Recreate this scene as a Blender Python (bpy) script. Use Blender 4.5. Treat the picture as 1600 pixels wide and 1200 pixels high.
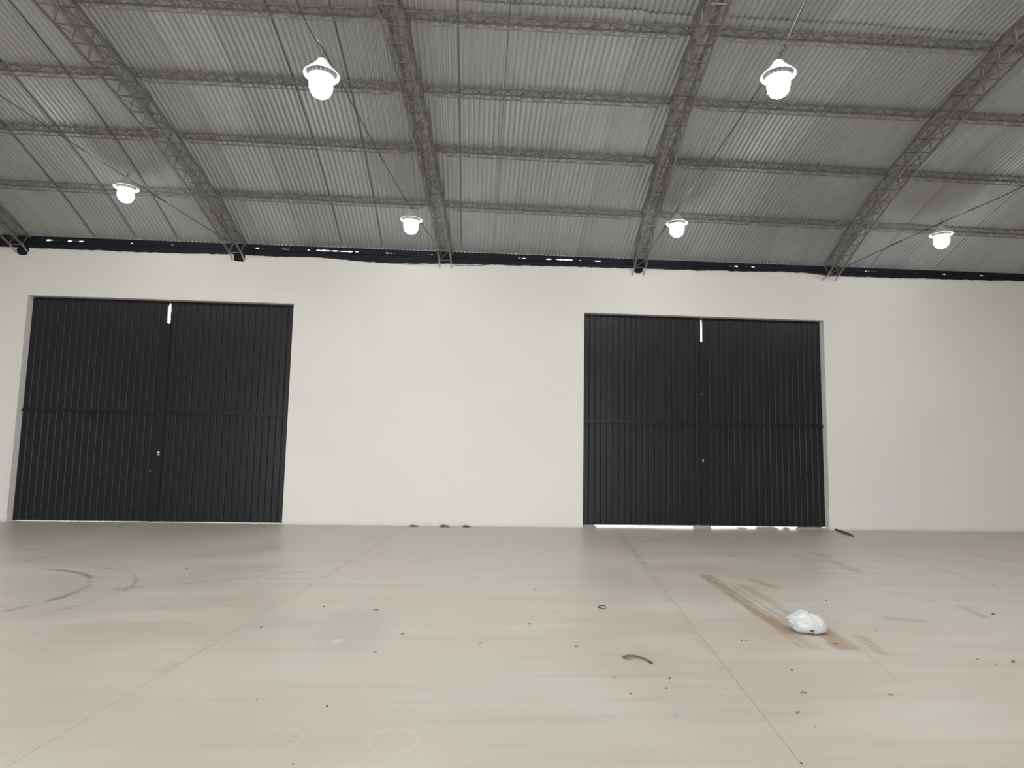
import bpy, bmesh, math, random
from mathutils import Vector, Matrix, noise

random.seed(7)
for o in list(bpy.data.objects):
    bpy.data.objects.remove(o, do_unlink=True)
S = bpy.context.scene
COL = S.collection

# ------------------------------------------------------------------ camera
D = 11.230          # inner face of the white wall
CAMZ = 1.522
cam_d = bpy.data.cameras.new('camera')
cam = bpy.data.objects.new('camera', cam_d)
COL.objects.link(cam)
cam_d.sensor_fit = 'HORIZONTAL'
cam_d.sensor_width = 36.0
cam_d.lens = 950.0 / 1600.0 * 36.0
cam_d.clip_start = 0.05
cam_d.clip_end = 500
FW = Vector((0.06305899, 0.99338196, 0.0959992))
RT = Vector((0.99770051, -0.0651417, 0.01871483))
UP = Vector((-0.02484453, -0.09459832, 0.99520546))
M = Matrix((RT, UP, -FW)).transposed().to_4x4()
M.translation = Vector((0, 0, CAMZ))
cam.matrix_world = M
S.camera = cam

# ------------------------------------------------------------------ world (bright overcast sky) and exposure
W = bpy.data.worlds.new('sky')
S.world = W
W.use_nodes = True
WORLD_STRENGTH = 6.5
bgn = W.node_tree.nodes['Background']
bgn.inputs[0].default_value = (0.985, 0.99, 1.0, 1)
bgn.inputs[1].default_value = WORLD_STRENGTH
S.view_settings.view_transform = 'Standard'
S.view_settings.look = 'None'
S.view_settings.gamma = 1.0
S.view_settings.use_curve_mapping = False
S.view_settings.exposure = 0.02
LAMP_STRENGTH = 55.0

# ------------------------------------------------------------------ roof curve (arched roof)
SLOPE, ZE, KAP, PSI = 0.4607, 5.064, 0.0635, 0.1024
T_END = 2 * SLOPE / KAP

def roof(t, off=0.0):
    """(y, z) at arc length t up from the white wall; off = distance along the outward normal"""
    a = SLOPE - KAP * t
    y = D - (math.sin(SLOPE) - math.sin(a)) / KAP
    z = ZE + (math.cos(a) - math.cos(SLOPE)) / KAP
    return y + off * math.sin(a), z + off * math.cos(a)

def skew(x, y):
    return x + PSI * (y - D)

Y_BACK = roof(T_END)[0]

# ------------------------------------------------------------------ helpers
class MB:
    def __init__(self):
        self.v = []; self.f = []
    def box(self, a, b):
        n = len(self.v)
        for z in (a[2], b[2]):
            for x, y in ((a[0], a[1]), (b[0], a[1]), (b[0], b[1]), (a[0], b[1])):
                self.v.append((x, y, z))
        for q in ((3, 2, 1, 0), (4, 5, 6, 7), (0, 1, 5, 4), (1, 2, 6, 5), (2, 3, 7, 6), (3, 0, 4, 7)):
            self.f.append([n + i for i in q])
        return self
    def tube(self, pts, r, sides=5, caps=True):
        pts = [Vector(p) for p in pts]
        rings = []
        prev = None
        for i, p in enumerate(pts):
            if i == 0: d = pts[1] - p
            elif i == len(pts) - 1: d = p - pts[i - 1]
            else: d = (pts[i + 1] - p).normalized() + (p - pts[i - 1]).normalized()
            d.normalize()
            if prev is None:
                up = Vector((0, 0, 1)) if abs(d.z) < 0.9 else Vector((1, 0, 0))
                u = d.cross(up).normalized()
            else:
                u = (prev - d * prev.dot(d)).normalized()
            prev = u
            w = d.cross(u)
            n = len(self.v)
            rr = r[i] if isinstance(r, (list, tuple)) else r
            for k in range(sides):
                a = 2 * math.pi * (k + 0.5) / sides
                self.v.append(tuple(p + u * (rr * math.cos(a)) + w * (rr * math.sin(a))))
            rings.append(n)
        for a, b in zip(rings, rings[1:]):
            for k in range(sides):
                self.f.append([a + k, a + (k + 1) % sides, b + (k + 1) % sides, b + k])
        if caps:
            self.f.append([rings[0] + k for k in range(sides)][::-1])
            self.f.append([rings[-1] + k for k in range(sides)])
        return self
    def lathe(self, prof, n=28, c=(0, 0, 0), cap0=False, cap1=False):
        base = len(self.v)
        for r, z in prof:
            for k in range(n):
                a = 2 * math.pi * k / n
                self.v.append((c[0] + r * math.cos(a), c[1] + r * math.sin(a), c[2] + z))
        for i in range(len(prof) - 1):
            for k in range(n):
                a = base + i * n + k; b = base + i * n + (k + 1) % n
                self.f.append([a, b, b + n, a + n])
        if cap0: self.f.append([base + k for k in range(n)][::-1])
        if cap1: self.f.append([base + (len(prof) - 1) * n + k for k in range(n)])
        return self
    def mesh(self, name, smooth=False):
        me = bpy.data.meshes.new(name)
        me.from_pydata(self.v, [], self.f)
        bm = bmesh.new(); bm.from_mesh(me)
        bmesh.ops.recalc_face_normals(bm, faces=bm.faces)
        bm.to_mesh(me); bm.free()
        if smooth:
            me.polygons.foreach_set('use_smooth', [True] * len(me.polygons))
        me.update()
        return me
    def build(self, name, mat, parent=None, smooth=False):
        return link(name, self.mesh(name, smooth), mat, parent)

def link(name, me, mat=None, parent=None):
    o = bpy.data.objects.new(name, me)
    COL.objects.link(o)
    if mat is not None and not me.materials:
        me.materials.append(mat)
    if parent is not None:
        o.parent = parent
    return o

def empty(name, loc=(0, 0, 0)):
    o = bpy.data.objects.new(name, None)
    o.empty_display_size = 0.1
    COL.objects.link(o)
    o.location = loc
    return o

def tag(o, label=None, cat=None, group=None, kind=None):
    if label: o['label'] = label
    if cat: o['category'] = cat
    if group: o['group'] = group
    if kind: o['kind'] = kind
    return o

# ------------------------------------------------------------------ materials
class NT:
    def __init__(self, name):
        self.m = bpy.data.materials.new(name)
        self.m.use_nodes = True
        self.t = self.m.node_tree
        self.b = self.t.nodes['Principled BSDF']
    def n(self, kind, **kw):
        nd = self.t.nodes.new(kind)
        for k, v in kw.items(): setattr(nd, k, v)
        return nd
    def set(self, sock, val):
        if hasattr(val, 'bl_rna') and isinstance(val, bpy.types.NodeSocket):
            self.t.links.new(val, sock)
        else:
            sock.default_value = val
    def math(self, op, a, b=0.0, c=0.0, clamp=False):
        nd = self.n('ShaderNodeMath', operation=op, use_clamp=clamp)
        self.set(nd.inputs[0], a); self.set(nd.inputs[1], b)
        if op in ('MULTIPLY_ADD', 'SMOOTH_MIN', 'WRAP', 'COMPARE'): self.set(nd.inputs[2], c)
        return nd.outputs[0]
    def sstep(self, v, lo, hi, a=0.0, b=1.0):
        nd = self.n('ShaderNodeMapRange', interpolation_type='SMOOTHSTEP')
        self.set(nd.inputs[0], v); self.set(nd.inputs[1], lo); self.set(nd.inputs[2], hi)
        self.set(nd.inputs[3], a); self.set(nd.inputs[4], b)
        return nd.outputs[0]
    def noise(self, vec, scale, detail=4, rough=0.55, dist=0.0):
        nd = self.n('ShaderNodeTexNoise')
        self.set(nd.inputs['Vector'], vec)
        nd.inputs['Scale'].default_value = scale
        nd.inputs['Detail'].default_value = detail
        nd.inputs['Roughness'].default_value = rough
        nd.inputs['Distortion'].default_value = dist
        return nd.outputs[0]
    def mapping(self, vec, scale=(1, 1, 1), rot=(0, 0, 0), loc=(0, 0, 0)):
        nd = self.n('ShaderNodeMapping')
        self.set(nd.inputs['Vector'], vec)
        nd.inputs['Scale'].default_value = scale
        nd.inputs['Rotation'].default_value = rot
        nd.inputs['Location'].default_value = loc
        return nd.outputs[0]
    def mix(self, fac, a, b, mode='MIX'):
        nd = self.n('ShaderNodeMix', data_type='RGBA', blend_type=mode)
        self.set(nd.inputs[0], fac); self.set(nd.inputs[6], a); self.set(nd.inputs[7], b)
        return nd.outputs[2]
    def pos(self):
        return self.n('ShaderNodeNewGeometry').outputs['Position']
    def xyz(self, vec):
        nd = self.n('ShaderNodeSeparateXYZ'); self.set(nd.inputs[0], vec)
        return nd.outputs
    def bump(self, h, strength=0.2, dist=0.01):
        nd = self.n('ShaderNodeBump')
        nd.inputs['Strength'].default_value = strength
        nd.inputs['Distance'].default_value = dist
        self.set(nd.inputs['Height'], h)
        self.t.links.new(nd.outputs[0], self.b.inputs['Normal'])
    def out(self, color=None, rough=None, metal=None, spec=None):
        if color is not None: self.set(self.b.inputs['Base Color'], color)
        if rough is not None: self.set(self.b.inputs['Roughness'], rough)
        if metal is not None: self.set(self.b.inputs['Metallic'], metal)
        if spec is not None: self.set(self.b.inputs['Specular IOR Level'], spec)
        return self.m

def C4(r, g, b): return (r, g, b, 1.0)

def simple(name, col, rough=0.6, metal=0.0, var=0.12, scale=9.0, spec=0.5):
    t = NT(name)
    p = t.pos()
    f = t.noise(p, scale, 4)
    dark = C4(*[c * (1 - var) for c in col]); light = C4(*[min(1, c * (1 + var)) for c in col])
    return t.out(t.mix(f, dark, light), rough, metal, spec)

def mat_wall():
    t = NT('white_wall_paint')
    p = t.pos()
    a = t.noise(t.mapping(p, (0.35, 1, 0.5)), 1.0, 3, 0.5)
    b = t.noise(p, 22, 3)
    patch = t.sstep(t.noise(t.mapping(p, (0.8, 1, 0.6), loc=(3, 0, 1)), 0.9, 2, 0.4, 0.6), 0.52, 0.62)
    c = t.mix(a, C4(0.71, 0.69, 0.65), C4(0.78, 0.765, 0.73))
    c = t.mix(t.math('MULTIPLY', patch, 0.35), c, C4(0.69, 0.695, 0.67))
    # faint dust skirting just above the floor, ragged
    z = t.xyz(p)[2]
    dirt = t.math('MULTIPLY', t.sstep(t.math('ADD', z, t.math('MULTIPLY', t.noise(p, 6, 4), 0.10)), 0.03, 0.13, 1, 0), 0.35)
    c = t.mix(dirt, c, C4(0.45, 0.42, 0.36))
    t.bump(b, 0.12, 0.004)
    return t.out(c, 0.75, 0, 0.3)

def seg_mask(t, x, y, p0, p1, w, ragged, soft=0.4):
    """mask of a straight band between two floor points, edges broken by `ragged`"""
    dx, dy = p1[0] - p0[0], p1[1] - p0[1]
    L = math.hypot(dx, dy); dx /= L; dy /= L
    rx = t.math('SUBTRACT', x, p0[0]); ry = t.math('SUBTRACT', y, p0[1])
    u = t.math('ADD', t.math('MULTIPLY', rx, dx), t.math('MULTIPLY', ry, dy))
    v = t.math('ADD', t.math('MULTIPLY', rx, -dy), t.math('MULTIPLY', ry, dx))
    vv = t.math('ADD', t.math('ABSOLUTE', v), ragged)
    m = t.sstep(vv, w * (1 - soft), w * (1 + soft), 1, 0)
    e0 = t.sstep(t.math('ADD', u, ragged), -0.03, 0.05)
    e1 = t.sstep(t.math('ADD', u, ragged), L - 0.05, L + 0.03, 1, 0)
    return t.math('MULTIPLY', m, t.math('MULTIPLY', e0, e1))

def arc_mask(t, x, y, c, r, w, a0, a1, ragged):
    """thin ring arc about c, kept where the direction lies between the angles a0..a1 (degrees)"""
    rx = t.math('SUBTRACT', x, c[0]); ry = t.math('SUBTRACT', y, c[1])
    d = t.math('SQRT', t.math('ADD', t.math('MULTIPLY', rx, rx), t.math('MULTIPLY', ry, ry)))
    k = t.math('ADD', t.math('ABSOLUTE', t.math('SUBTRACT', d, r)), ragged)
    m = t.sstep(k, w * 0.5, w * 1.5, 1, 0)
    if a1 - a0 < 359:
        mid = math.radians((a0 + a1) / 2); half = math.cos(math.radians((a1 - a0) / 2))
        cs = t.math('DIVIDE', t.math('ADD', t.math('MULTIPLY', rx, math.cos(mid)), t.math('MULTIPLY', ry, math.sin(mid))), t.math('MAXIMUM', d, 0.01))
        m = t.math('MULTIPLY', m, t.sstep(cs, half - 0.05, half + 0.12))
    return m

def blob_mask(t, x, y, c, rx_, ry_, ragged, lo=0.4, hi=1.1):
    a = t.math('DIVIDE', t.math('SUBTRACT', x, c[0]), rx_)
    b = t.math('DIVIDE', t.math('SUBTRACT', y, c[1]), ry_)
    d = t.math('SQRT', t.math('ADD', t.math('MULTIPLY', a, a), t.math('MULTIPLY', b, b)))
    return t.sstep(t.math('ADD', d, ragged), lo, hi, 1, 0)

JS = 0.128
def mat_floor():
    t = NT('concrete_floor')
    p = t.pos()
    x, y, z = t.xyz(p)
    big = t.noise(t.mapping(p, (0.30, 0.38, 1)), 1.0, 3, 0.5, 0.4)
    mid = t.noise(t.mapping(p, (0.8, 1.3, 1), loc=(5, 2, 0)), 1.0, 4, 0.55, 0.3)
    streak = t.noise(t.mapping(p, (0.45, 7.0, 1), rot=(0, 0, math.radians(6))), 1.0, 5, 0.6, 0.5)
    streak2 = t.noise(t.mapping(p, (0.9, 16.0, 1), rot=(0, 0, math.radians(-9)), loc=(1, 3, 0)), 1.0, 4, 0.6, 0.8)
    fine = t.noise(p, 60, 3)
    c = t.mix(t.sstep(big, 0.35, 0.65), C4(0.462, 0.404, 0.350), C4(0.455, 0.428, 0.372))
    c = t.mix(t.sstep(mid, 0.42, 0.72, 0, 0.6), c, C4(0.53, 0.505, 0.45))
    c = t.mix(t.sstep(streak, 0.50, 0.68, 0, 0.42), c, C4(0.40, 0.345, 0.295))
    c = t.mix(t.sstep(streak, 0.46, 0.30, 0, 0.30), c, C4(0.56, 0.53, 0.475))
    c = t.mix(t.sstep(streak2, 0.55, 0.75, 0, 0.22), c, C4(0.40, 0.355, 0.305))
    c = t.mix(t.sstep(fine, 0.35, 0.8, 0, 0.14), c, C4(0.40, 0.38, 0.33))
    rg = t.math('MULTIPLY', t.math('SUBTRACT', t.noise(t.mapping(p, (11, 5, 1)), 1.0, 5, 0.65), 0.5), 0.09)
    rf = t.math('MULTIPLY', t.math('SUBTRACT', t.noise(p, 7, 4, 0.6), 0.5), 0.05)
    brk = t.sstep(t.noise(t.mapping(p, (22, 1.2, 1), rot=(0, 0, -0.07)), 1.0, 5, 0.7), 0.36, 0.55, 0.25, 1)
    brown = C4(0.30, 0.212, 0.135)
    # mud strips on both sides of where the bag lies
    for p0, p1, w, k in (((2.80, 7.27), (2.66, 5.15), 0.075, 0.85), ((2.66, 5.15), (2.62, 4.62), 0.085, 0.7),
                         ((3.02, 6.75), (2.96, 5.3), 0.05, 0.6), ((2.98, 5.2), (2.90, 4.60), 0.10, 0.75),
                         ((2.90, 6.9), (2.82, 5.4), 0.02, 0.4), ((3.25, 7.06), (3.34, 6.60), 0.06, 0.6),
                         ((3.20, 5.0), (3.10, 4.5), 0.045, 0.55), ((3.0, 4.6), (2.85, 4.0), 0.02, 0.25),
                         ((2.55, 7.0), (2.3, 7.3), 0.02, 0.2), ((3.1, 4.5), (3.65, 4.48), 0.012, 0.35),
                         ((3.05, 7.25), (3.9, 7.2), 0.012, 0.3)):
        m = seg_mask(t, x, y, p0, p1, w, rg, 0.35)
        c = t.mix(t.math('MULTIPLY', t.math('MULTIPLY', m, brk), k), c, brown)
    # dirt smears
    for p0, p1, w, k in (((4.99, 8.8), (5.08, 8.45), 0.06, 0.45), ((4.95, 8.2), (4.83, 7.4), 0.07, 0.45),
                         ((4.85, 5.9), (4.76, 5.45), 0.04, 0.45), ((3.75, 5.48), (4.1, 5.36), 0.07, 0.45)):
        m = seg_mask(t, x, y, p0, p1, w, rg, 0.6)
        c = t.mix(t.math('MULTIPLY', m, k), c, C4(0.24, 0.185, 0.13))
    c = t.mix(t.math('MULTIPLY', seg_mask(t, x, y, (5.08, 7.90), (5.28, 7.70), 0.03, rf, 0.5), 0.5), c, C4(0.38, 0.16, 0.13))
    # tyre skids by the gate
    tyre = C4(0.115, 0.10, 0.085)
    sk = t.sstep(t.noise(t.mapping(p, (3, 3, 1)), 1.0, 4, 0.7), 0.40, 0.60, 0.15, 1)
    for cc, r, w, a0, a1, k in (((-4.92, 6.25), 1.12, 0.034, -35, 92, 0.75), ((-4.60, 6.30), 1.22, 0.024, -40, 75, 0.40)):
        m = arc_mask(t, x, y, cc, r, w, a0, a1, rf)
        c = t.mix(t.math('MULTIPLY', t.math('MULTIPLY', m, sk), k), c, tyre)
    for p0, p1, w, k in (((-3.1, 6.60), (-1.85, 7.33), 0.018, 0.55), ((-4.02, 5.70), (-4.6, 5.0), 0.02, 0.3), ((-3.55, 5.6), (-4.1, 4.9), 0.015, 0.2),
                         ((-3.5, 6.45), (-3.2, 6.62), 0.02, 0.7), ((3.9, 10.45), (2.2, 9.3), 0.025, 0.30), ((2.8, 10.2), (3.2, 10.5), 0.02, 0.35),
                         ((2.62, 10.4), (2.2, 7.6), 0.05, 0.22), ((4.1, 10.1), (4.9, 7.9), 0.05, 0.22), ((6.5, 9.9), (7.6, 8.2), 0.06, 0.25)):
        m = seg_mask(t, x, y, p0, p1, w, rf, 0.6)
        c = t.mix(t.math('MULTIPLY', t.math('MULTIPLY', m, sk), k), c, tyre)
    # dirt gathered along the cast joints
    for xj in (-4.82, -1.05, 2.68, 6.55):
        y0 = 4.2
        m = seg_mask(t, x, y, (xj - 0.03 + JS * (y0 - D), y0), (xj - 0.03, D), 0.045, rf, 0.9)
        c = t.mix(t.math('MULTIPLY', t.math('MULTIPLY', m, sk), 0.28), c, C4(0.30, 0.26, 0.215))
    # bluish grey damp stain, chalk rings, a touch of blue paint
    rb = t.math('MULTIPLY', t.math('SUBTRACT', t.noise(t.mapping(p, (2.2, 1.1, 1)), 1.0, 4, 0.6), 0.5), 1.5)
    c = t.mix(t.math('MULTIPLY', blob_mask(t, x, y, (-0.95, 5.25), 0.42, 0.75, rb), 0.42), c, C4(0.30, 0.30, 0.305))
    c = t.mix(t.math('MULTIPLY', blob_mask(t, x, y, (-1.55, 5.35), 0.30, 0.22, rb), 0.30), c, C4(0.30, 0.29, 0.28))
    c = t.mix(t.math('MULTIPLY', blob_mask(t, x, y, (-6.0, 10.0), 3.0, 1.3, rb, 0.3, 1.3), 0.12), c, C4(0.40, 0.335, 0.265))  # broad faint brownish darkening of the floor before the left gate
    c = t.mix(t.math('MULTIPLY', blob_mask(t, x, y, (-0.98, 4.85), 0.05, 0.06, rf), 0.5), c, C4(0.62, 0.61, 0.58))
    for cc, r in (((-0.36, 3.285), 0.125), ((-0.95, 3.32), 0.12)):
        m = arc_mask(t, x, y, cc, r, 0.006, 0, 360, t.math('MULTIPLY', rf, 0.25))
        c = t.mix(t.math('MULTIPLY', m, 0.16), c, C4(0.68, 0.64, 0.57))
    c = t.mix(t.math('MULTIPLY', blob_mask(t, x, y, (1.19, 3.54), 0.025, 0.02, rf), 0.6), c, C4(0.20, 0.34, 0.45))
    h = t.math('ADD', t.math('MULTIPLY', streak, 0.6), t.math('MULTIPLY', fine, 0.4))
    t.bump(h, 0.08, 0.004)
    rough = t.sstep(mid, 0.3, 0.7, 0.34, 0.46)
    return t.out(c, rough, 0, 0.5)

def mat_sheet():
    t = NT('galvanised_roof_sheet')
    p = t.pos()
    oi = t.n('ShaderNodeObjectInfo').outputs['Random']
    a = t.noise(t.mapping(p, (5, 0.5, 0.5)), 1.0, 4, 0.6)
    b = t.noise(t.mapping(p, (0.6, 0.8, 1)), 1.0, 3, 0.5)
    c = t.mix(oi, C4(0.37, 0.385, 0.388), C4(0.47, 0.487, 0.49))
    c = t.mix(t.sstep(a, 0.45, 0.75, 0, 0.35), c, C4(0.31, 0.305, 0.29))
    c = t.mix(t.sstep(b, 0.5, 0.7, 0, 0.30), c, C4(0.38, 0.36, 0.34))
    return t.out(c, 0.42, 0.42, 0.4)

def mat_emit(name, col, strength):
    t = NT(name)
    t.b.inputs['Base Color'].default_value = C4(0.9, 0.9, 0.9)
    t.b.inputs['Emission Color'].default_value = C4(*col)
    t.b.inputs['Emission Strength'].default_value = strength
    return t.m

def mat_plastic_bag():
    t = NT('thin_white_plastic')
    p = t.pos()
    f = t.noise(p, 18, 3)
    t.b.inputs['Transmission Weight'].default_value = 0.15
    t.b.inputs['Subsurface Weight'].default_value = 0.35
    t.b.inputs['Subsurface Radius'].default_value = (0.05, 0.05, 0.05)
    t.bump(t.noise(p, 40, 3), 0.25, 0.006)
    return t.out(t.mix(f, C4(0.60, 0.625, 0.62), C4(0.72, 0.74, 0.73)), 0.32, 0, 0.5)

WALL = mat_wall()
FLOOR = mat_floor()
SHEET = mat_sheet()
STEEL = simple('weathered_truss_steel', (0.185, 0.168, 0.156), 0.62, 0.1, 0.25, 6)
PALE_STEEL = simple('whitewashed_steel', (0.40, 0.385, 0.36), 0.65, 0.0, 0.3, 30)
GATE = simple('black_gate_paint', (0.0105, 0.0132, 0.0146), 0.36, 0.0, 0.25, 3, 0.33)
TAR = simple('black_tar', (0.0065, 0.009, 0.015), 0.55, 0.0, 0.4, 12, 0.22)
JOINT = simple('joint_filler', (0.27, 0.245, 0.21), 0.9)
OUTSIDE = simple('outside_concrete', (0.46, 0.44, 0.40), 0.9, 0, 0.1, 2)
REARWALL = simple('rear_white_wall', (0.74, 0.72, 0.68), 0.8, 0, 0.04, 1)
BULB = mat_emit('lit_bulb', (0.93, 1.0, 0.985), LAMP_STRENGTH)
SHADE = simple('white_enamel', (0.55, 0.57, 0.56), 0.35, 0.0, 0.05, 20)
SHADE_OUT = simple('grey_enamel', (0.42, 0.42, 0.40), 0.45, 0.0, 0.08, 20)
FIN = simple('cast_aluminium', (0.55, 0.56, 0.56), 0.4, 0.5, 0.08, 20)
CABLE = simple('black_cable', (0.035, 0.033, 0.032), 0.55, 0, 0.2, 20)
TAPE = simple('pale_cable_sheath', (0.55, 0.54, 0.51), 0.5, 0, 0.15, 20)
CHROME = simple('bright_metal', (0.75, 0.75, 0.73), 0.22, 0.9, 0.05, 20)
BAG = mat_plastic_bag()
TWIG = simple('dry_bark', (0.115, 0.085, 0.055), 0.85, 0, 0.4, 60)
DIRT = simple('dark_dirt', (0.075, 0.06, 0.045), 0.9, 0, 0.4, 60)
LEAF = simple('dry_leaf', (0.17, 0.125, 0.075), 0.8, 0, 0.35, 60)
SLIT_SHADOW = simple('painted_slit_shadow', (0.05, 0.05, 0.048), 0.8)  # near-black colour that paints the shade inside the bag's slit
STUB = simple('concrete_stub', (0.36, 0.34, 0.30), 0.85, 0, 0.15, 20)

# ------------------------------------------------------------------ the hall: floor with cast slabs
X0, X1 = -14.0, 14.0
floor = MB().box((X0, Y_BACK, -0.20), (X1, D + 0.25, -0.003)).build('floor', JOINT)
tag(floor, kind='structure')
JX = [-12.4, -8.6, -4.82, -1.05, 2.68, 6.55, 10.45]
JS = 0.128
def jx(i, y):
    if i < 0: return X0
    if i >= len(JX): return X1
    return JX[i] + JS * (y - D)
for i in range(-1, len(JX)):
    g = 0.0012
    m = MB()
    y0, y1 = Y_BACK, D + 0.25
    q = [(max(X0, jx(i, y0) + g), y0), (min(X1, jx(i + 1, y0) - g), y0), (jx(i + 1, y1) - g, y1), (jx(i, y1) + g, y1)]
    for zz in (-0.04, 0.0):
        for a in q: m.v.append((a[0], a[1], zz))
    m.f += [[3, 2, 1, 0], [4, 5, 6, 7], [0, 1, 5, 4], [1, 2, 6, 5], [2, 3, 7, 6], [3, 0, 4, 7]]
    m.build('slab', FLOOR, floor)
ground = MB().box((-90, -90, -0.5), (90, 100, -0.205)).build('ground_outside', OUTSIDE)
tag(ground, 'pale concrete yard outside the hall', 'ground', kind='structure')
apron = MB()
apron.box((-14, D + 0.2501, -0.2), (14, D + 6, -0.004))
apr = apron.build('apron_outside', OUTSIDE)
tag(apr, 'pale concrete apron outside the gates', 'ground', kind='structure')

# ------------------------------------------------------------------ walls
GL = (-8.0, -3.335, 3.99)     # gate openings: x0, x1, height
GR = (2.06, 6.757, 4.0)
TH = 0.25
ZT = 4.97
def wall_with_openings(name, y0, y1, xa, xb, top, ops, mat):
    m = MB()
    xs = xa
    for (a, b, h) in ops:
        m.box((xs, y0, -0.2), (a, y1, top))
        m.box((a, y0, h), (b, y1, top))
        xs = b
    m.box((xs, y0, -0.2), (xb, y1, top))
    return tag(m.build(name, mat), kind='structure')
# front wall is one clean mesh: a plate with two holes
def front_wall():
    xs = [X0, GL[0], GL[1], GR[0], GR[1], X1]
    bm = bmesh.new()
    def quad(pts):
        bm.faces.new([bm.verts.new(q) for q in pts])
    for y, top in ((D, ZT), (D + TH, ZT - 0.14)):
        for i in range(5):
            a, b = xs[i], xs[i + 1]
            zb = -0.2
            if i == 1: zb = GL[2]
            if i == 3: zb = GR[2]
            quad([(a, y, zb), (b, y, zb), (b, y, top), (a, y, top)])
            if i in (1, 3):
                pass
    quad([(X0, D, ZT), (X1, D, ZT), (X1, D + TH, ZT - 0.14), (X0, D + TH, ZT - 0.14)])
    for a, b, h in (GL, GR):
        quad([(a, D, -0.2), (a, D + TH, -0.2), (a, D + TH, h), (a, D, h)])
        quad([(b, D, -0.2), (b, D + TH, -0.2), (b, D + TH, h), (b, D, h)])
        quad([(a, D, h), (b, D, h), (b, D + TH, h), (a, D + TH, h)])
    for x in (X0, X1):
        quad([(x, D, -0.2), (x, D + TH, -0.2), (x, D + TH, ZT - 0.14), (x, D, ZT)])
    bmesh.ops.remove_doubles(bm, verts=bm.verts, dist=1e-4)
    bmesh.ops.recalc_face_normals(bm, faces=bm.faces)
    me = bpy.data.meshes.new('wall_front'); bm.to_mesh(me); bm.free()
    return tag(link('wall_front', me, WALL), kind='structure')
front_wall()
wall_with_openings('wall_back', Y_BACK - 0.25, Y_BACK, X0, X1, ZE,
                   [(-6.8, 4.3, 3.7)], REARWALL)
def gable(name, xa, xb):
    m = MB(); n = 24
    prof = [(D + 0.0, -0.2)] + [roof(T_END * k / n, -0.01) for k in range(n + 1)] + [(Y_BACK, -0.2)]
    k = len(prof)
    for x in (xa, xb):
        for y, z in prof: m.v.append((x, y, z))
    m.f.append(list(range(k))[::-1]); m.f.append(list(range(k, 2 * k)))
    for i in range(k):
        j = (i + 1) % k
        m.f.append([i, j, k + j, k + i])
    return tag(m.build(name, REARWALL), kind='structure')
gable('wall_left', X0 - 0.25, X0)
gable('wall_right', X1, X1 + 0.25)

# ------------------------------------------------------------------ roof: corrugated sheets
ceiling = tag(empty('ceiling'), kind='structure')
PITCH, AMP = 0.0735, 0.0125
def corr(x): return 0.5 + 0.5 * math.cos(2 * math.pi * x / PITCH)
def sheet_mesh(xa, xb, t0, t1, nt, lift, lip=True, per=8, up=0.012):
    m = MB()
    n = max(2, int(round((xb - xa) / PITCH * per)))
    cols = [(xa + (xb - xa) * i / n, 0.0) for i in range(n + 1)]
    if lip:                                  # side lap: turned up over the neighbour's edge
        cols = [(xa - 0.160, 0.001), (xa - 0.150, up), (xa - 0.110, up), (xa - 0.074, up), (xa - 0.037, up), (xa - 0.004, up)] + cols
    rows = []
    for j in range(nt + 1):
        t = t0 + (t1 - t0) * j / nt
        base = len(m.v)
        for x, up in cols:
            y, z = roof(t, lift + 2 * AMP * corr(x) + up)
            m.v.append((x, y, z))
        rows.append(base)
    for a, b in zip(rows, rows[1:]):
        for i in range(len(cols) - 1):
            m.f.append([a + i, a + i + 1, b + i + 1, b + i])
    me = bpy.data.meshes.new('roof_sheet')
    me.from_pydata(m.v, [], m.f); me.update()
    me.polygons.foreach_set('use_smooth', [True] * len(me.polygons))
    return me
edges = []
x = -0.30
while x > X0: edges.append(x); x -= 0.737
edges = [X0] + edges[::-1] + [0.313, 1.17]
x = 1.905
while x < X1 - 0.3: edges.append(x); x += 0.7265
edges.append(X1)
T_LAP = 4.90
SKY_X, SKY_T = (-11.0, 11.0), (5.65, 7.3)       # open ridge skylight over the middle bays, above and behind the camera's view
for a, b in zip(edges, edges[1:]):
    jit = random.uniform(-0.02, 0.02)
    wide = random.random() < 0.35 or -0.31 < a < 0.35 or abs(a - 4.81) < 0.05
    gp, up = (0.010, 0.022) if wide else (0.003, 0.008)
    link('roof_sheet', sheet_mesh(a + gp, b, -0.03, T_LAP + 0.05 + jit, 12, 0.0, True, 8, up), SHEET, ceiling)
    open_bay = SKY_X[0] < (a + b) / 2 < SKY_X[1]
    link('roof_sheet', sheet_mesh(a + gp, b, T_LAP - 0.25, SKY_T[0] if open_bay else SKY_T[1] + 0.1, 8, 0.013, True, 8, up), SHEET, ceiling)
# behind the camera: wide runs of the same sheeting
for a, b in ((X0, -7.0), (-7.0, 0.0), (0.0, 7.0), (7.0, X1)):
    link('roof_sheet', sheet_mesh(a, b, SKY_T[1], T_END + 0.1, 10, 0.0, False, 4), SHEET, ceiling)

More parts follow.
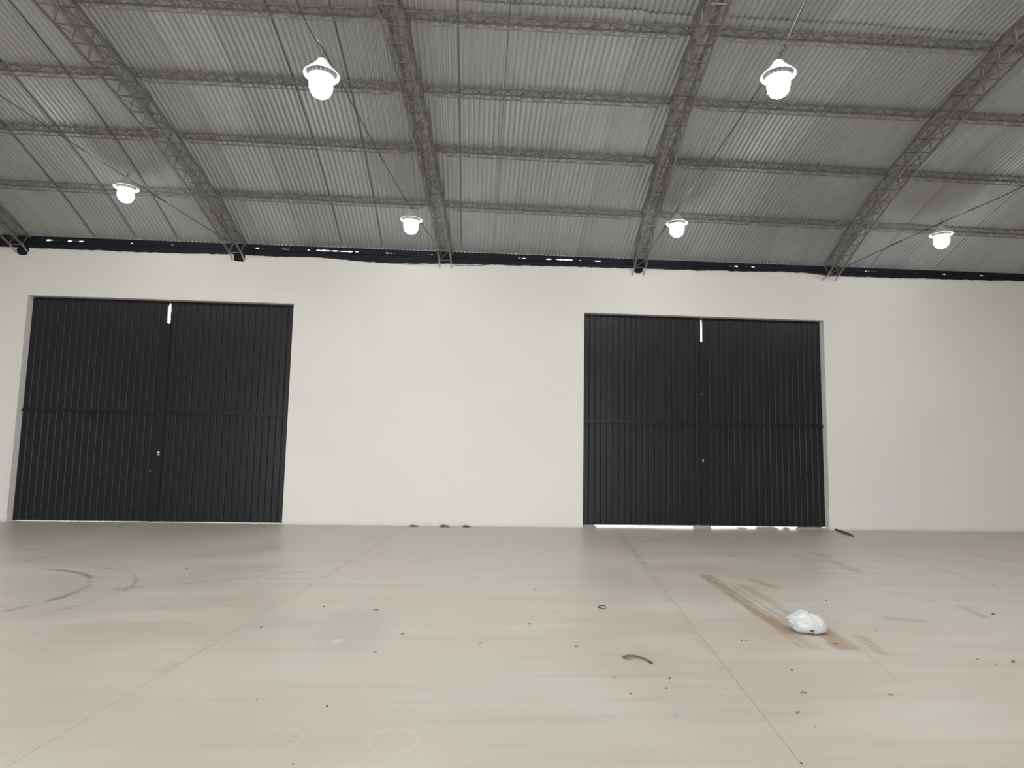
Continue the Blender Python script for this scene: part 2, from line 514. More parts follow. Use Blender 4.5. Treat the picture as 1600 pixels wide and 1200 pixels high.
# ------------------------------------------------------------------ black tar band along the wall top
band = MB()
EDGE = [(-14, 4.85), (-8.6, 4.86), (-7.7, 4.86), (-6.06, 4.848), (-4.5, 4.872), (-2.9, 4.868), (-2.3, 4.845), (-1.73, 4.818), (-0.9, 4.84), (0.0, 4.855), (0.67, 4.868), (1.6, 4.878), (3.13, 4.888), (4.5, 4.905), (5.67, 4.925), (6.4, 4.93), (6.9, 4.885), (8.27, 4.90), (10.9, 4.925), (14, 4.93)]
def lerp_list(L, x):
    for (a, u), (b, v) in zip(L, L[1:]):
        if a <= x <= b: return u + (v - u) * (x - a) / (b - a)
    return L[-1][1]
LEAKS = [(-7.75, -7.1, 1.0), (-6.3, -6.2, 0.5), (-5.6, -5.5, 0.6), (-4.15, -3.9, 0.6), (-3.62, -3.45, 0.5), (-3.2, -3.1, 0.6), (-3.0, -2.2, 1.0), (-1.7, -1.5, 0.6), (-1.1, -0.75, 0.5),
         (0.75, 0.95, 0.5), (1.25, 2.0, 0.9), (2.15, 2.4, 0.7), (4.9, 5.05, 0.8), (5.3, 5.5, 0.4), (7.6, 7.9, 0.4), (8.6, 8.75, 0.4), (9.2, 9.3, 0.8), (10.0, 10.1, 0.5)]
n = 900
zroof = roof(0.0)[1]
thin = 0.022
prof_rows = []
for i in range(n + 1):
    x = X0 + (X1 - X0) * i / n
    e = lerp_list(EDGE, x) + 0.010 * noise.noise((x * 2.1, 3.3, 0)) + 0.012 * noise.noise((x * 9, 1.3, 0)) + 0.006 * noise.noise((x * 31, 7.7, 0))
    gap = 0.0
    for a, b, k in LEAKS:
        if a < x < b:
            w = 0.5 + 0.5 * noise.noise((x * 13, 0.2, 5))
            w2 = 1.0 if noise.noise((x * 6.1, 9.2, 5)) > -0.3 else 0.0
            gap = max(gap, k * (0.005 + 0.034 * max(0, noise.noise((x * 15, 0.2, 5)) + 0.22)) * w2)
    prof_rows.append((x, e, gap))
def strip(zlo, zhi, yf):
    for j, (x, a, b) in enumerate([(r[0], zlo(r), zhi(r)) for r in prof_rows]):
        base = len(band.v)
        w = 0.006 * noise.noise((x * 5, a * 7, 2))
        band.v += [(x, yf + w, a), (x, D + 0.004, a), (x, D + 0.004, b), (x, yf + w, b)]
        if j:
            p = base - 4
            for k in range(4):
                kk = (k + 1) % 4
                band.f.append([p + k, p + kk, base + kk, base + k])
ZG = 5.008                                   # the leaks sit between a lower and an upper run of tar
strip(lambda r: r[1], lambda r: ZG - r[2] * 0.5, D - thin)
strip(lambda r: ZG + r[2] * 0.5, lambda r: zroof + 0.012, D - thin)
trim = tag(band.build('trim_1', TAR), kind='structure')
# shallow rolled lip of tar at mid height
lip = MB().tube([(X0 + 0.2 + 0.25 * i, D - thin - 0.002, 4.965 + 0.008 * noise.noise((i * 0.7, 0, 0))) for i in range(111)], 0.013, 6)
lip.build('tar_roll', TAR, trim)
# tar lumps around two truss feet
def tar_lump(cx, cz, rx, rz, sq, seed):
    m = MB(); n1, n2 = 10, 24
    for i in range(n1 + 1):
        u = i / n1
        for k in range(n2):
            a = 2 * math.pi * k / n2
            c, s = math.cos(a), math.sin(a)
            q = (abs(c) ** sq + abs(s) ** sq) ** (-1 / sq)
            rr = (1 + 0.12 * noise.noise((c * 2, s * 2, seed))) * q
            m.v.append((cx + rx * rr * c * math.sin(u * math.pi / 2), D - 0.05 * math.cos(u * math.pi / 2) + 0.002, cz + rz * rr * s * math.sin(u * math.pi / 2)))
    for i in range(n1):
        for k in range(n2):
            a = i * n2 + k; b = i * n2 + (k + 1) % n2
            m.f.append([a, b, b + n2, a + n2])
    m.build('tar_lump', TAR, trim, True)
tar_lump(-8.16, 4.80, 0.105, 0.085, 2.2, 1.0)
tar_lump(-4.36, 4.83, 0.10, 0.085, 5, 4.0)
tar_lump(3.10, 4.86, 0.09, 0.06, 2.2, 6.0)

# ------------------------------------------------------------------ gates
PLW = 0.1165
def plank_mesh(h, w):
    # folded strip: flat face, chamfered edges, narrow return into the groove
    d = 0.020
    prof = [(-w / 2, 0.004), (-w / 2 + 0.002, -0.003), (-w / 2 + 0.011, -d * 0.45), (-w / 2 + 0.015, -d * 0.5), (w / 2 - 0.015, -d * 0.5), (w / 2 - 0.011, -d * 0.45), (w / 2 - 0.002, -0.003), (w / 2, 0.004), (w / 2, 0.016), (-w / 2, 0.016)]
    m = MB(); k = len(prof)
    for z in (0, h):
        for x, y in prof: m.v.append((x, y, z))
    m.f.append(list(range(k))[::-1]); m.f.append(list(range(k, 2 * k)))
    for i in range(k):
        j = (i + 1) % k
        m.f.append([i, j, k + j, k + i])
    return m.mesh('plank')

def gate(idx, op, bottom, slot_w, slot_z0, slot_z1, xc, stile_w, bulge):
    x0, x1, H = op
    yf = D + 0.125                       # front face of the planks
    root = tag(empty('door_%d' % idx, (x0, yf, 0)), kind='structure')
    def P(mb, name, mat, par, smooth=False):
        o = mb.build(name, mat, par, smooth)
        o.matrix_parent_inverse = Matrix.Translation((-x0, -yf, 0))
        return o
    for side in (0, 1):
        a, b = (x0 + 0.012, xc - slot_w / 2) if side == 0 else (xc + slot_w / 2, x1 - 0.012)
        leaf = empty('leaf'); leaf.parent = root
        leaf.location = (a - x0, 0, 0)
        n = int(round((b - a) / PLW))
        w = (b - a) / n
        me = plank_mesh(H - 0.03 - bottom, w)
        me.materials.append(GATE)
        for i in range(n):
            o = link('plank', me, None, leaf)
            o.location = (w * (i + 0.5), 0, bottom)
        fr = MB()                        # frame behind the planks
        fr.box((0, 0.017, bottom), (b - a, 0.05, bottom + 0.06))
        fr.box((0, 0.017, H - 0.09), (b - a, 0.05, H - 0.03))
        fr.box((0, 0.017, bottom), (0.05, 0.05, H - 0.03))
        fr.box((b - a - 0.05, 0.017, bottom), (b - a, 0.05, H - 0.03))
        fr.build('leaf_frame', GATE, leaf)
        mr = MB()
        zc = 1.95
        xe = 0.0 if side == 0 else 0.06
        xf = (b - a - 0.06) if side == 0 else (b - a)
        mr.box((xe, -0.050, zc - 0.030), (xf, -0.008, zc - 0.018))
        mr.box((xe, -0.018, zc - 0.022), (xf, -0.008, zc + 0.034))
        mr.build('mid_rail', GATE, leaf)
    st = MB()
    hw = stile_w / 2
    st.box((xc - hw - x0, -0.034, bottom), (xc + hw - x0, -0.011, slot_z0))
    st.build('cover_stile', GATE, root)
    lt = MB().box((0.0, 0.03, H - 0.03), (x1 - x0, 0.09, H)).build('lintel_angle', GATE, root)
    if slot_z1 < H - 0.04:
        MB().box((xc - 0.12 - x0, 0.02, slot_z1), (xc - 0.010 - x0, 0.04, H - 0.01)).build('top_stop', GATE, root)
        MB().box((xc + 0.010 - x0, 0.02, slot_z1), (xc + 0.12 - x0, 0.04, H - 0.01)).build('top_stop', GATE, root)
    return root
g1 = gate(1, GL, 0.008, 0.058, 3.575, 3.92, -5.60, 0.13, 0)
g2 = gate(2, GR, 0.036, 0.032, 3.525, 3.93, 4.376, 0.09, 0)
tag(g1, 'black ribbed metal double gate with the wide bright slot and a shiny latch', None)
tag(g2, 'black ribbed metal double gate with daylight showing along its foot', None)
def latch(root, x, z, s):
    op = GL if root is g1 else GR
    l = empty('latch'); l.parent = root; l.location = (x - op[0], -0.036, z)
    MB().box((-0.022 * s, -0.006, -0.04 * s), (0.022 * s, 0.006, 0.04 * s)).build('latch_plate', CHROME, l)
    k = MB().lathe([(0.002, -0.028), (0.014, -0.026), (0.018, -0.014), (0.010, -0.004), (0.010, 0.002)], 14).build('latch_knob', CHROME, l, True)
    k.rotation_euler = (math.radians(-90), 0, 0); k.location = (0, -0.004, 0.016 * s)
latch(g1, -5.585, 1.215, 1.0)
latch(g2, 4.36, 1.25, 0.6)
def bright_dot(root, x, y, z):
    op = GL if root is g1 else GR
    b = MB().lathe([(0.001, -0.012), (0.012, -0.010), (0.014, 0.0)], 10).build('bright_speck', CHROME, root, True)
    b.rotation_euler = (math.radians(-90), 0, 0); b.location = (x - op[0], y, z)
bright_dot(g1, -5.72, -0.012, 0.905)  # bright metal speck standing in for daylight through a small hole
bright_dot(g2, 4.345, -0.036, 2.51)  # small bright metal speck on the cover stile
# worn concrete that closes the gap under the gate at its ends
for a, b, h in ((2.07, 2.33, 0.037), (5.02, 5.20, 0.016), (5.38, 5.80, 0.030), (5.92, 6.02, 0.026), (6.16, 6.75, 0.037)):
    m = MB(); k = 8
    for i in range(k + 1):
        u = i / k; x = a + (b - a) * u
        z = h * (0.85 + 0.15 * noise.noise((x * 9, 1, 0))) * min(1, 6 * min(u, 1 - u) + 0.25)
        m.v += [(x, D + 0.05, -0.002), (x, D + 0.10, z), (x, D + 0.18, z), (x, D + 0.23, -0.002)]
    for i in range(k):
        for j in range(3):
            q = 4 * i + j
            m.f.append([q, q + 1, q + 5, q + 4])
        m.f.append([4 * i, 4 * i + 4, 4 * i + 7, 4 * i + 3])
    m.f.append([0, 1, 2, 3]); m.f.append([4 * k, 4 * k + 1, 4 * k + 2, 4 * k + 3])
    m.build('sill_patch', STUB, floor)
# small concrete stub that the gate leaves close against
m = MB()
for z, s in ((-0.002, 1.0), (0.035, 0.94), (0.048, 0.80)):
    for k in range(20):
        a = 2 * math.pi * k / 20
        q = (abs(math.cos(a)) ** 4 + abs(math.sin(a)) ** 4) ** -0.25
        m.v.append((4.33 + 0.17 * s * q * math.cos(a), D + 0.085 + 0.075 * s * q * math.sin(a), z))
for i in range(2):
    for k in range(20):
        a = i * 20 + k; b = i * 20 + (k + 1) % 20
        m.f.append([a, b, b + 20, a + 20])
m.f.append(list(range(40, 60))); m.f.append(list(range(20))[::-1])
tag(m.build('concrete_stub', STUB), 'low concrete stub on the floor where the gate leaves with daylight beneath meet', 'gate stop')

# ------------------------------------------------------------------ trusses: arched box lattices
TW, TD, PAN = 0.215, 0.255, 0.28
TX = [-8.155, -4.36, -0.566, 3.107, 6.902, 11.25]
TLAB = ['arched steel lattice truss ending in the round black tar lump beside a gate jamb',
        'arched steel lattice truss ending in the square black tar patch above the slotted gate',
        'arched steel lattice truss whose pale feet meet bare wall midway between the two gates',
        'arched steel lattice truss whose pale feet meet the wall above the daylight-footed gate',
        'arched steel lattice truss whose splayed pale feet meet the wall beside the daylight-footed gate',
        'arched steel lattice truss standing past the gates, next beyond the splayed-feet truss']
def tp(k, t, sx, low):
    y, z = roof(t, -0.018 if not low else -TD)
    return Vector((skew(TX[k], y) + sx * TW / 2, y, z))
T_TOP = T_END
def lay(k, root_loc, name, mb, mat, par):
    o = mb.build(name, mat, par)
    o.matrix_parent_inverse = Matrix.Translation(-Vector(root_loc))
    return o
strut_cache = {}
for k in range(len(TX)):
    loc = (TX[k], D, 4.75)
    tr = tag(empty('roof_truss', loc), TLAB[k], 'truss', 'arched roof trusses')
    ns = int(T_TOP / PAN)
    ts = [0.06 + PAN * i for i in range(ns)]
    vis = [t for t in ts if t < 7.6]
    for sx in (-1, 1):
        lay(k, loc, 'top_chord', MB().tube([tp(k, -0.01, sx, 0)] + [tp(k, t, sx, 0) for t in ts] + [tp(k, T_END, sx, 0)], 0.018, 4), STEEL, tr)
        lay(k, loc, 'bottom_chord', MB().tube([tp(k, t, sx, 1) for t in ts], 0.017, 4), STEEL, tr)
        # painted foot running down into the wall
        a = tp(k, ts[0], sx, 1)
        b = Vector((a.x + 0.02 * sx * (0 if k != 4 else 1), D + 0.02, 4.752 if k != 4 else 4.79))
        lay(k, loc, 'foot', MB().tube([a + (a - b).normalized() * 0.03, b], 0.0125, 5), PALE_STEEL if k not in (0, 1) else PALE_STEEL, tr)
        # vertical lattice face: bent-bar diagonals
        zz = []
        for i, t in enumerate(ts[:-1]):
            zz.append(tp(k, t, sx, 0)); zz.append(tp(k, ts[i + 1], sx, 1))
        mb = MB()
        for i in range(0, len(zz), 2):
            mb.tube([zz[i], zz[i + 1]], 0.0062, 4, False)
        lay(k, loc, 'diagonal_lacing', mb, STEEL, tr)
    # rear half behind the camera: struts joined, out of the photo's view
    mb = MB()
    for t in ts:
        if t >= 7.6:
            for sx in (-1, 1): mb.tube([tp(k, t, sx, 0), tp(k, t, sx, 1)], 0.008, 4, False)
            mb.tube([tp(k, t, -1, 1), tp(k, t, 1, 1)], 0.008, 4, False)
    lay(k, loc, 'rear_struts', mb, STEEL, tr)['kind'] = 'stuff'
    # struts in view, each a bar of its own (shared mesh data)
    for t in vis:
        for nm, p, q in (('strut', tp(k, t, -1, 0), tp(k, t, -1, 1)), ('strut', tp(k, t, 1, 0), tp(k, t, 1, 1)), ('cross_strut', tp(k, t, -1, 1), tp(k, t, 1, 1)), ('cross_strut', tp(k, t, -1, 0), tp(k, t, 1, 0))):
            d = q - p
            key = (nm, round(d.length, 3))
            if key not in strut_cache:
                strut_cache[key] = MB().tube([(0, 0, 0), (0, 0, d.length)], 0.0075, 5).mesh(nm)
                strut_cache[key].materials.append(STEEL)
            o = link(nm, strut_cache[key], None, tr)
            o.location = p - Vector(loc)
            o.rotation_euler = d.to_track_quat('Z', 'Y').to_euler()
    for nm, low in (('soffit_lacing', 1), ('top_lacing', 0)):
        mb = MB()
        for i, t in enumerate(ts[:-1]):
            s = 1 if i % 2 else -1
            mb.tube([tp(k, t, s, low), tp(k, ts[i + 1], -s, low)], 0.0062, 4, False)
        lay(k, loc, nm, mb, STEEL, tr)

# ------------------------------------------------------------------ purlins: slim triangular lattices between the trusses
ROWS = [(1.279, -0.0083), (2.498, -0.0048), (3.641, 0.0050), (4.778, 0.0104)]
ROWLAB = ['first', 'second', 'third', 'fourth']
BAYLAB = ['between tar-lump truss and tar-patch truss', 'between tar-patch truss and midway truss', 'over the wall between the gates', 'over the daylight-footed gate', 'past the splayed-feet truss']
PW, PD, LP = 0.112, 0.140, 0.262
for j, (ta, tb) in enumerate(ROWS):
    for b in range(5):
        if j == 3 and b == 0: continue
        tm = ta + tb * (TX[b] + TX[b + 1]) / 2
        ym, zm = roof(tm)
        xa = skew(TX[b], ym) + TW / 2 - 0.01
        xb = skew(TX[b + 1], ym) - TW / 2 + 0.01
        def pp(x, which):
            t = ta + tb * x
            if which == 'near': y, z = roof(t, -0.012)
            elif which == 'far': y, z = roof(t - PW, -0.012)
            else: y, z = roof(t - PW / 2, -PD)
            return Vector((x, y, z))
        loc = ((xa + xb) / 2, ym, zm)
        pr = tag(empty('purlin', loc), 'grey lattice purlin, ' + ROWLAB[j] + ' row from white wall, ' + BAYLAB[b], 'purlin', 'lattice purlins between the trusses')
        def put(name, mb, mat=STEEL):
            o = mb.build(name, mat, pr)
            o.matrix_parent_inverse = Matrix.Translation(-Vector(loc))
            return o
        put('top_chord', MB().tube([pp(xa, 'near'), pp((xa + xb) / 2, 'near'), pp(xb, 'near')], 0.0125, 4))
        put('top_chord', MB().tube([pp(xa, 'far'), pp((xa + xb) / 2, 'far'), pp(xb, 'far')], 0.0125, 4))
        tl = 0.24
        put('bottom_chord', MB().tube([pp(xa + 0.02, 'far') * 0.5 + pp(xa + 0.02, 'near') * 0.5, pp(xa + tl, 'low'), pp((xa + xb) / 2, 'low'), pp(xb - tl, 'low'), pp(xb - 0.02, 'far') * 0.5 + pp(xb - 0.02, 'near') * 0.5], 0.0085, 5))
        n = int((xb - xa - 2 * tl) / LP)
        lp = (xb - xa - 2 * tl) / n
        for top in ('near', 'far'):
            pts = []
            for i in range(n):
                x = xa + tl + lp * i
                pts += [pp(x, 'low'), pp(x + lp / 2, top)]
            pts.append(pp(xb - tl, 'low'))
            put('side_lacing', MB().tube(pts, 0.0052, 4))
        pts = []
        n2 = int((xb - xa) / 0.21)
        for i in range(n2 + 1):
            x = xa + (xb - xa) * i / n2
            pts.append(pp(x, 'near' if i % 2 else 'far'))
        put('top_lacing', MB().tube(pts, 0.0055, 4))
        mb = MB()                       # hook bolts clamping the sheets
        for i in range(int((xb - xa) / 0.147)):
            x = xa + 0.05 + 0.147 * i
            q = pp(x, 'near'); mb.box((q.x - 0.008, q.y - 0.016, q.z - 0.012), (q.x + 0.008, q.y + 0.012, q.z + 0.02))
            if i % 2:
                q = pp(x, 'far'); mb.box((q.x - 0.008, q.y - 0.016, q.z - 0.012), (q.x + 0.008, q.y + 0.012, q.z + 0.02))
        put('hook_bolts', mb)['kind'] = 'stuff'

# ------------------------------------------------------------------ lamps and the cables they hang from
CABLES = [
    ('thin dark cable strung from the tar-patch truss foot, carrying lamps', [(-4.45, 11.0, 5.02), (-5.335, 9.3, 5.425), (-5.36, 8.0, 5.345), (-5.5, 7.0, 5.375), (-5.66, 5.6, 5.40), (-5.9, 1.8, 5.45), (-6.2, Y_BACK + 0.0, 5.0)], [(8.9, 8.3)]),
    ('thin dark cable strung from the midway truss foot, carrying lamps', [(-0.66, 11.02, 5.02), (-1.086, 9.45, 5.24), (-1.33, 7.5, 5.25), (-1.515, 5.75, 5.265), (-1.647, 5.2, 5.38), (-1.9, 1.8, 5.65), (-2.3, Y_BACK + 0.0, 5.0)], [(5.0, 4.4), (5.62, 5.3)]),
    ('thin dark cable strung from the truss above the daylight-footed gate, carrying lamps', [(3.15, 11.02, 5.0), (3.224, 9.45, 5.335), (3.18, 7.5, 5.46), (3.104, 5.75, 5.60), (2.94, 5.2, 5.50), (2.4, 1.8, 5.7), (1.9, Y_BACK + 0.0, 5.0)], [(9.25, 8.3), (5.45, 4.9)]),
    ('thin dark cable strung from the splayed-feet truss, carrying lamps', [(7.05, 11.0, 5.0), (7.606, 9.3, 5.255), (7.69, 7.8, 5.27), (7.6, 5.6, 5.40), (7.35, 1.8, 5.45), (7.1, Y_BACK + 0.0, 5.0)], [(9.1, 8.5)]),
]
def catmull(P, m=8):
    P = [Vector(p) for p in P]; out = []
    Q = [P[0] * 2 - P[1]] + P + [P[-1] * 2 - P[-2]]
    for i in range(1, len(Q) - 2):
        for k in range(m):
            u = k / m
            out.append(0.5 * ((2 * Q[i]) + (Q[i + 1] - Q[i - 1]) * u + (2 * Q[i - 1] - 5 * Q[i] + 4 * Q[i + 1] - Q[i + 2]) * u * u + (3 * Q[i] - Q[i - 1] - 3 * Q[i + 1] + Q[i + 2]) * u ** 3))
    out.append(P[-1]); return out
for lab, P, pale in CABLES:
    loc = P[0]
    cb = tag(empty('lamp_cable', loc), lab, 'cable', 'cables carrying the lamps')
    pts = catmull(P)
    o = MB().tube(pts, 0.0065, 5).build('wire', CABLE, cb); o.matrix_parent_inverse = Matrix.Translation(-Vector(loc))
    for y1, y0 in pale:
        seg = [p + Vector((0.0, 0, 0.006)) for p in pts if y0 <= p.y <= y1]
        if len(seg) > 1:
            o = MB().tube(seg, 0.0075, 5).build('pale_sheath', TAPE, cb); o.matrix_parent_inverse = Matrix.Translation(-Vector(loc))
    # short dark splices
    for f in (0.12, 0.3):
        i = int(f * (len(pts) - 2))
        o = MB().tube([pts[i], pts[i + 1]], 0.012, 6).build('splice', CABLE, cb); o.matrix_parent_inverse = Matrix.Translation(-Vector(loc))

shade_out = MB().lathe([(0.170, 0.0), (0.150, 0.028), (0.095, 0.085), (0.062, 0.125), (0.050, 0.150), (0.030, 0.165), (0.012, 0.170)], 40).mesh('shade', True)
shade_in = MB().lathe([(0.170, 0.0), (0.147, 0.026), (0.092, 0.080), (0.05, 0.115), (0.002, 0.118)], 40).mesh('shade_lining', True)
rim = MB(); rim.tube([(0.170 * math.cos(2 * math.pi * k / 40), 0.170 * math.sin(2 * math.pi * k / 40), 0) for k in range(41)], 0.0045, 6, False)
rim = rim.mesh('shade_rim', True)
bulb = MB().lathe([(0.096, -0.030), (0.106, -0.045), (0.110, -0.06), (0.112, -0.10), (0.106, -0.15), (0.088, -0.19), (0.058, -0.216), (0.025, -0.228), (0.001, -0.230)], 32, cap0=True).mesh('bulb', True)
neck = MB().lathe([(0.036, 0.115), (0.036, 0.075), (0.050, 0.06), (0.080, 0.015), (0.104, -0.014), (0.128, -0.020), (0.128, -0.030), (0.096, -0.034)], 36).mesh('heat_sink', True)
fin = MB().box((0.062, -0.003, -0.019), (0.124, 0.003, 0.012)).mesh('fin')
hook = MB().tube([(0, 0, 0.165), (0, 0, 0.20)], 0.012, 8).mesh('hanger')
for me, mt in ((shade_out, SHADE_OUT), (shade_in, SHADE), (rim, SHADE), (bulb, BULB), (neck, FIN), (fin, FIN), (hook, CABLE)):
    me.materials.append(mt)
LAMPS = [((-5.35, 9.3, 5.275), 5.425, 'lit conical-shade lamp near the wall on the cable from the tar-patch truss'),
         ((-1.051, 9.45, 5.014), 5.24, 'lit conical-shade lamp near the wall on the cable from the midway truss'),
         ((-1.56, 5.75, 5.068), 5.265, 'lit conical-shade lamp farther from the wall on the cable from the midway truss'),
         ((3.25, 9.45, 5.140), 5.335, 'lit conical-shade lamp near the wall on the cable from above the daylight-footed gate'),
         ((3.056, 5.75, 5.338), 5.60, 'lit conical-shade lamp farther from the wall, cable from above the daylight-footed gate'),
         ((7.659, 9.3, 5.082), 5.255, 'lit conical-shade lamp near the wall on the cable from the splayed-feet truss')]
for (L, zc, lab) in LAMPS:
    lp = tag(empty('hanging_lamp', L), lab, 'lamp', 'lamps hung on cables under the roof')
    sh = link('shade', shade_out, None, lp)
    link('shade_lining', shade_in, None, sh)
    link('shade_rim', rim, None, sh)
    hs = link('heat_sink', neck, None, lp)
    for k in range(18):
        f = link('fin', fin, None, hs); f.rotation_euler = (0, 0, 2 * math.pi * k / 18)
    link('bulb', bulb, None, lp)
    link('hanger', hook, None, lp)
    h = zc - L[2]
    MB().tube([(0, 0, 0.19), (0.004, 0.0, h * 0.6 + 0.08), (0.0, 0, max(h, 0.205))], 0.005, 5).build('hanging_wire', CABLE, lp)
    MB().tube([(0.0, 0, 0.19), (0.035, 0.01, 0.215), (0.045, 0.0, 0.245), (0.02, 0, 0.262), (0.004, 0, max(h, 0.21) - 0.004)], 0.0032, 5).build('wire_loop', CABLE, lp)

# loose black wires drooping below the tar band
def droop(name, a, b, sag, lab):
    pts = []
    for i in range(15):
        u = i / 14
        pts.append((a[0] + (b[0] - a[0]) * u, D - 0.012, a[1] + (b[1] - a[1]) * u - sag * 4 * u * (1 - u)))
    tag(MB().tube(pts, 0.006, 5).build(name, CABLE), lab, 'wire', 'loose wires below the tar band')
droop('loose_wire', (-1.85, 4.835), (-0.75, 4.845), 0.03, 'loose black wire drooping below the tar band, tar-patch side of the midway truss')
droop('loose_wire', (-0.42, 4.83), (0.22, 4.865), 0.025, 'loose black wire drooping below the tar band, stub side of the midway truss')

# ------------------------------------------------------------------ things lying on the floor
def bag():
    root = tag(empty('plastic_bag', (2.835, 5.08, 0)), 'crumpled white plastic bag lying on the brown mud strips', 'bag')
    bm = bmesh.new()
    bmesh.ops.create_icosphere(bm, subdivisions=5, radius=1.0)
    for v in bm.verts:
        c = v.co.copy()
        r = 1.0 + 0.16 * noise.noise(c * 1.5 + Vector((3.1, 0, 0))) + 0.12 * (1 - abs(noise.noise(c * 3.2 + Vector((0, 5, 1))))) - 0.05 * abs(noise.noise(c * 7.0)) + 0.02 * noise.noise(c * 14)
        # a fold running over the top, dividing a big lobe from a small one
        f = c.x - 0.42 + 0.15 * c.z
        r -= 0.17 * math.exp(-(f / 0.09) ** 2) * max(0, c.z + 0.2)
        p = c * r
        x, y, z = p.x * 0.145, p.y * 0.115, p.z * 0.082 + 0.060
        if c.x < 0: z += 0.02 * (1 - c.x * c.x)
        x -= 0.02 * max(0, c.z)
        if z < 0.004: z = 0.004 + 0.0 * z
        v.co = (x, y, z)
    me = bpy.data.meshes.new('bag_body'); bm.to_mesh(me); bm.free()
    me.polygons.foreach_set('use_smooth', [True] * len(me.polygons))
    link('bag_body', me, BAG, root)
    # two twisted handle ears
    for p, d, s in (((-0.138, -0.02, 0.072), (-0.04, -0.01, 0.022), 0.8), ((0.02, 0.05, 0.135), (0.03, 0.02, 0.012), 0.55)):
        m = MB(); p = Vector(p); d = Vector(d)
        m.tube([p - d * 0.8, p - d * 0.2, p + d * 0.25, p + d * 0.6, p + d], [0.030 * s, 0.020 * s, 0.010 * s, 0.016 * s, 0.004], 9)
        m.build('handle_ear', BAG, root, True)
    # solid dark sliver standing in for the shade in a slit at the front
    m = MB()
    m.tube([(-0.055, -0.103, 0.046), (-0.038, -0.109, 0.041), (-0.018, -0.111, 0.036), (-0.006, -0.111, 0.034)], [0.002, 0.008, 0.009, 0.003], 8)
    m.build('slit_shadow', SLIT_SHADOW, root, True)
bag()

tw = tag(empty('dry_twig', (1.2, 4.43, 0)), 'curved dry twig with a looped end on the pale floor', 'twig')
def tadd(name, pts, r):
    o = MB().tube([Vector(p) - Vector((1.2, 4.43, 0)) for p in pts], r, 6).build(name, TWIG, tw, True)
tadd('stem', [(1.115, 4.465, 0.008), (1.15, 4.468, 0.014), (1.19, 4.463, 0.016), (1.225, 4.452, 0.013), (1.26, 4.42, 0.012), (1.285, 4.385, 0.009), (1.30, 4.36, 0.007)], [0.006, 0.0075, 0.0075, 0.007, 0.0065, 0.005, 0.003])
tadd('side_shoot', [(1.118, 4.462, 0.008), (1.13, 4.435, 0.005), (1.155, 4.425, 0.004), (1.18, 4.432, 0.004)], [0.003, 0.0025, 0.002, 0.0015])
tadd('side_shoot', [(1.275, 4.385, 0.007), (1.285, 4.355, 0.006), (1.30, 4.335, 0.005)], [0.004, 0.006, 0.003])

st = MB()
st.tube([(6.70, 10.96, 0.045), (6.70, 10.75, 0.034), (6.69, 10.55, 0.026), (6.66, 10.36, 0.012)], [0.020, 0.024, 0.022, 0.010], 7)
sto = st.build('wooden_stick', TWIG, None, True)
tag(sto, 'short brown stick on the floor by the jamb of the daylight-footed gate', 'stick')
def lump_mesh(seed, sx, sy, sz):
    bm = bmesh.new()
    bmesh.ops.create_icosphere(bm, subdivisions=2, radius=1.0)
    for v in bm.verts:
        r = 1 + 0.45 * noise.noise(v.co * 1.6 + Vector((seed, seed * 2, 0)))
        v.co = Vector((v.co.x * r * sx, v.co.y * r * sy, max(-0.35, v.co.z * r) * sz + 0.35 * sz))
    me = bpy.data.meshes.new('debris'); bm.to_mesh(me); bm.free()
    me.polygons.foreach_set('use_smooth', [True] * len(me.polygons))
    return me
def leaf_mesh(seed, L, Wd):
    rnd = random.Random(seed)
    m = MB(); n = 7
    for i in range(n + 1):
        u = i / n
        w = Wd * math.sin(math.pi * min(0.97, max(0.03, u))) * (0.8 + 0.4 * rnd.random())
        zc = 0.0055 + 0.004 * math.sin(math.pi * u)
        x = (u - 0.5) * L
        m.v += [(x, -w, zc + 0.003), (x, 0, zc), (x, w, zc + 0.002)]
    top = len(m.v)
    m.v += [(a, b, c - 0.004) for a, b, c in m.v[:top]]
    for i in range(n):
        a = 3 * i
        for q in ((a, a + 1, a + 4, a + 3), (a + 1, a + 2, a + 5, a + 4)):
            m.f.append(list(q)); m.f.append([top + k for k in q[::-1]])
    for i in range(n):
        m.f.append([3 * i, 3 * i + 3, top + 3 * i + 3, top + 3 * i]); m.f.append([3 * i + 2, 3 * i + 5, top + 3 * i + 5, top + 3 * i + 2])
    m.f.append([0, 1, top + 1, top]); m.f.append([1, 2, top + 2, top + 1])
    e = 3 * n
    m.f.append([e, e + 1, top + e + 1, top + e]); m.f.append([e + 1, e + 2, top + e + 2, top + e + 1])
    return m.mesh('leaf', True)
for i, (x, s, mt, lab) in enumerate([(-1.02, 0.055, DIRT, 'pale grey rubble heap at the wall foot nearest the slotted gate'), (-0.48, 0.062, LEAF, 'brown rubble heap at the wall foot, the middle one of three'), (-0.08, 0.052, DIRT, 'dark rubble heap at the wall foot nearest the daylight-footed gate')]):
    r = tag(empty('rubble_heap', (x, D - 0.10, 0)), lab, 'rubble', 'rubble heaps at the wall foot')
    for k in range(4):
        o = link('clod', lump_mesh(i * 5 + k + 0.3, s * (0.55 if k else 1), s * (0.4 if k else 0.6), s * (0.3 if k else 0.45)), mt, r)
        o.location = ((-0.8 + 0.55 * k) * s * 1.5 if k else 0, random.uniform(-0.03, 0.02), 0)
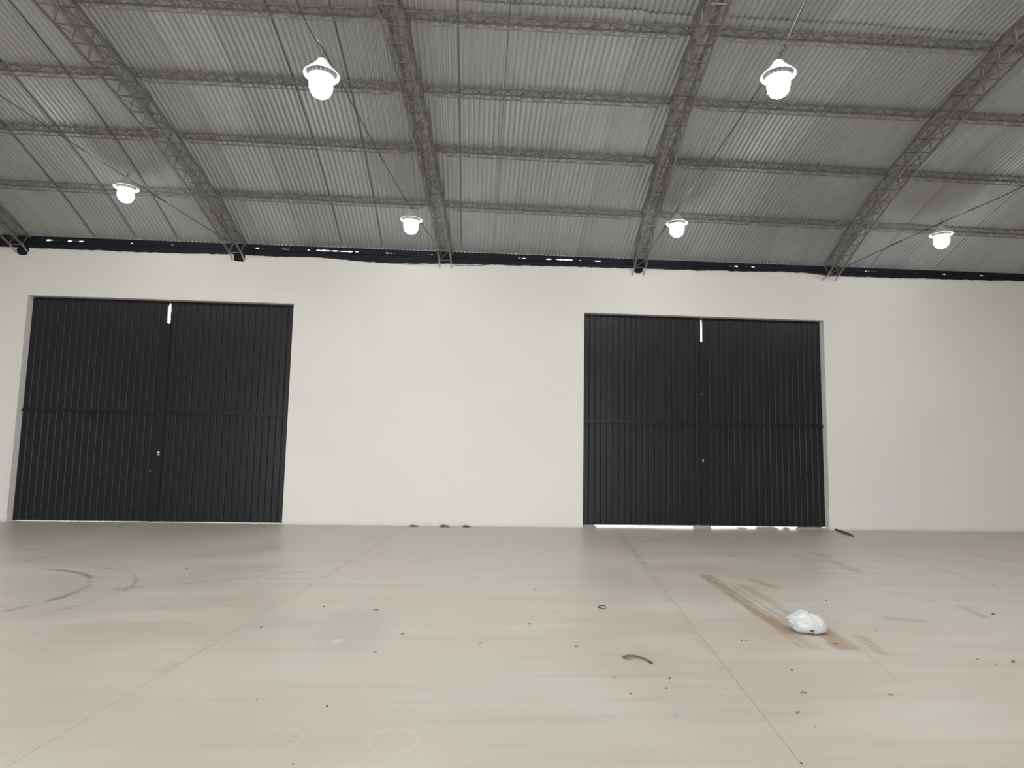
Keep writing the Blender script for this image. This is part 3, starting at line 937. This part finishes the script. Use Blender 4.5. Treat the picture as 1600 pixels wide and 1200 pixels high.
DEB = [(-3.25, 7.42, 4), (-1.66, 5.99, 2), (-1.31, 5.81, 4), (-1.66, 5.19, 4), (-0.79, 3.7, 4), (-0.87, 3.34, 2), (-0.8, 3.07, 2), (-1.22, 3.8, 2), (-5.99, 10.16, 3), (-0.82, 5.69, 6), (-0.89, 5.28, 3), (-0.51, 5.01, 5), (-0.66, 4.59, 5), (-0.39, 4.61, 2), (0.1, 4.78, 5), (0.52, 5.27, 5), (0.69, 6.5, 3), (0.82, 4.7, 5), (0.88, 4.59, 2), (1.01, 3.84, 4), (1.33, 4.07, 6), (1.26, 3.92, 4), (0.97, 4.1, 5), (2.06, 6.41, 3), (3.19, 7.64, 4), (3.62, 8.42, 6), (3.58, 6.06, 4), (4.93, 5.59, 9), (3.97, 4.35, 9), (3.77, 4.28, 5), (3.75, 4.41, 4), (2.23, 4.21, 4), (2.1, 3.83, 7), (1.91, 3.55, 6), (2.64, 3.79, 5), (1.92, 3.39, 2), (2.88, 4.76, 4), (5.98, 6.76, 3), (2.16, 4.84, 3), (2.2, 4.84, 3), (1.64, 3.91, 2), (3.45, 5.1, 3), (1.63, 3.01, 4)]
crumbs = [lump_mesh(20 + i, 0.012, 0.009, 0.008) for i in range(5)]
leaves = [leaf_mesh(30 + i, 0.034, 0.007) for i in range(4)]
for me in crumbs: me.materials.append(DIRT)
for me in leaves: me.materials.append(LEAF)
for i, (x, y, s) in enumerate(DEB):
    sc = s * 0.15 * (0.75 + 0.07 * y)
    big = s >= 5
    o = link('dry_leaf' if big else 'dirt_crumb', leaves[i % 4] if big else crumbs[i % 5])
    o.location = (x, y, 0.0); o.rotation_euler = (0, 0, random.uniform(-0.5, 0.5) + (0.2 if big else 0)); o.scale = (sc, sc, min(sc, 1.0))
    if s >= 9: tag(o, 'large curled dry leaf alone on the open pale floor', 'leaf', 'large leaves on the floor')
    elif big: tag(o, 'small curled dry leaf scattered on the pale floor', 'leaf', 'small dry leaves on the floor')
    else: tag(o, 'tiny dark crumb of dirt on the pale floor', 'dirt', 'dirt crumbs on the floor')
# a little ring of bent wire
r = MB().tube([(1.25 + 0.035 * math.cos(a), 5.80 + 0.05 * math.sin(a), 0.005 + 0.004 * math.sin(a * 2)) for a in [2 * math.pi * k / 20 for k in range(20)]], 0.004, 5)
tag(r.build('wire_ring', CABLE), 'small loop of bent dark wire lying on the floor', 'wire')
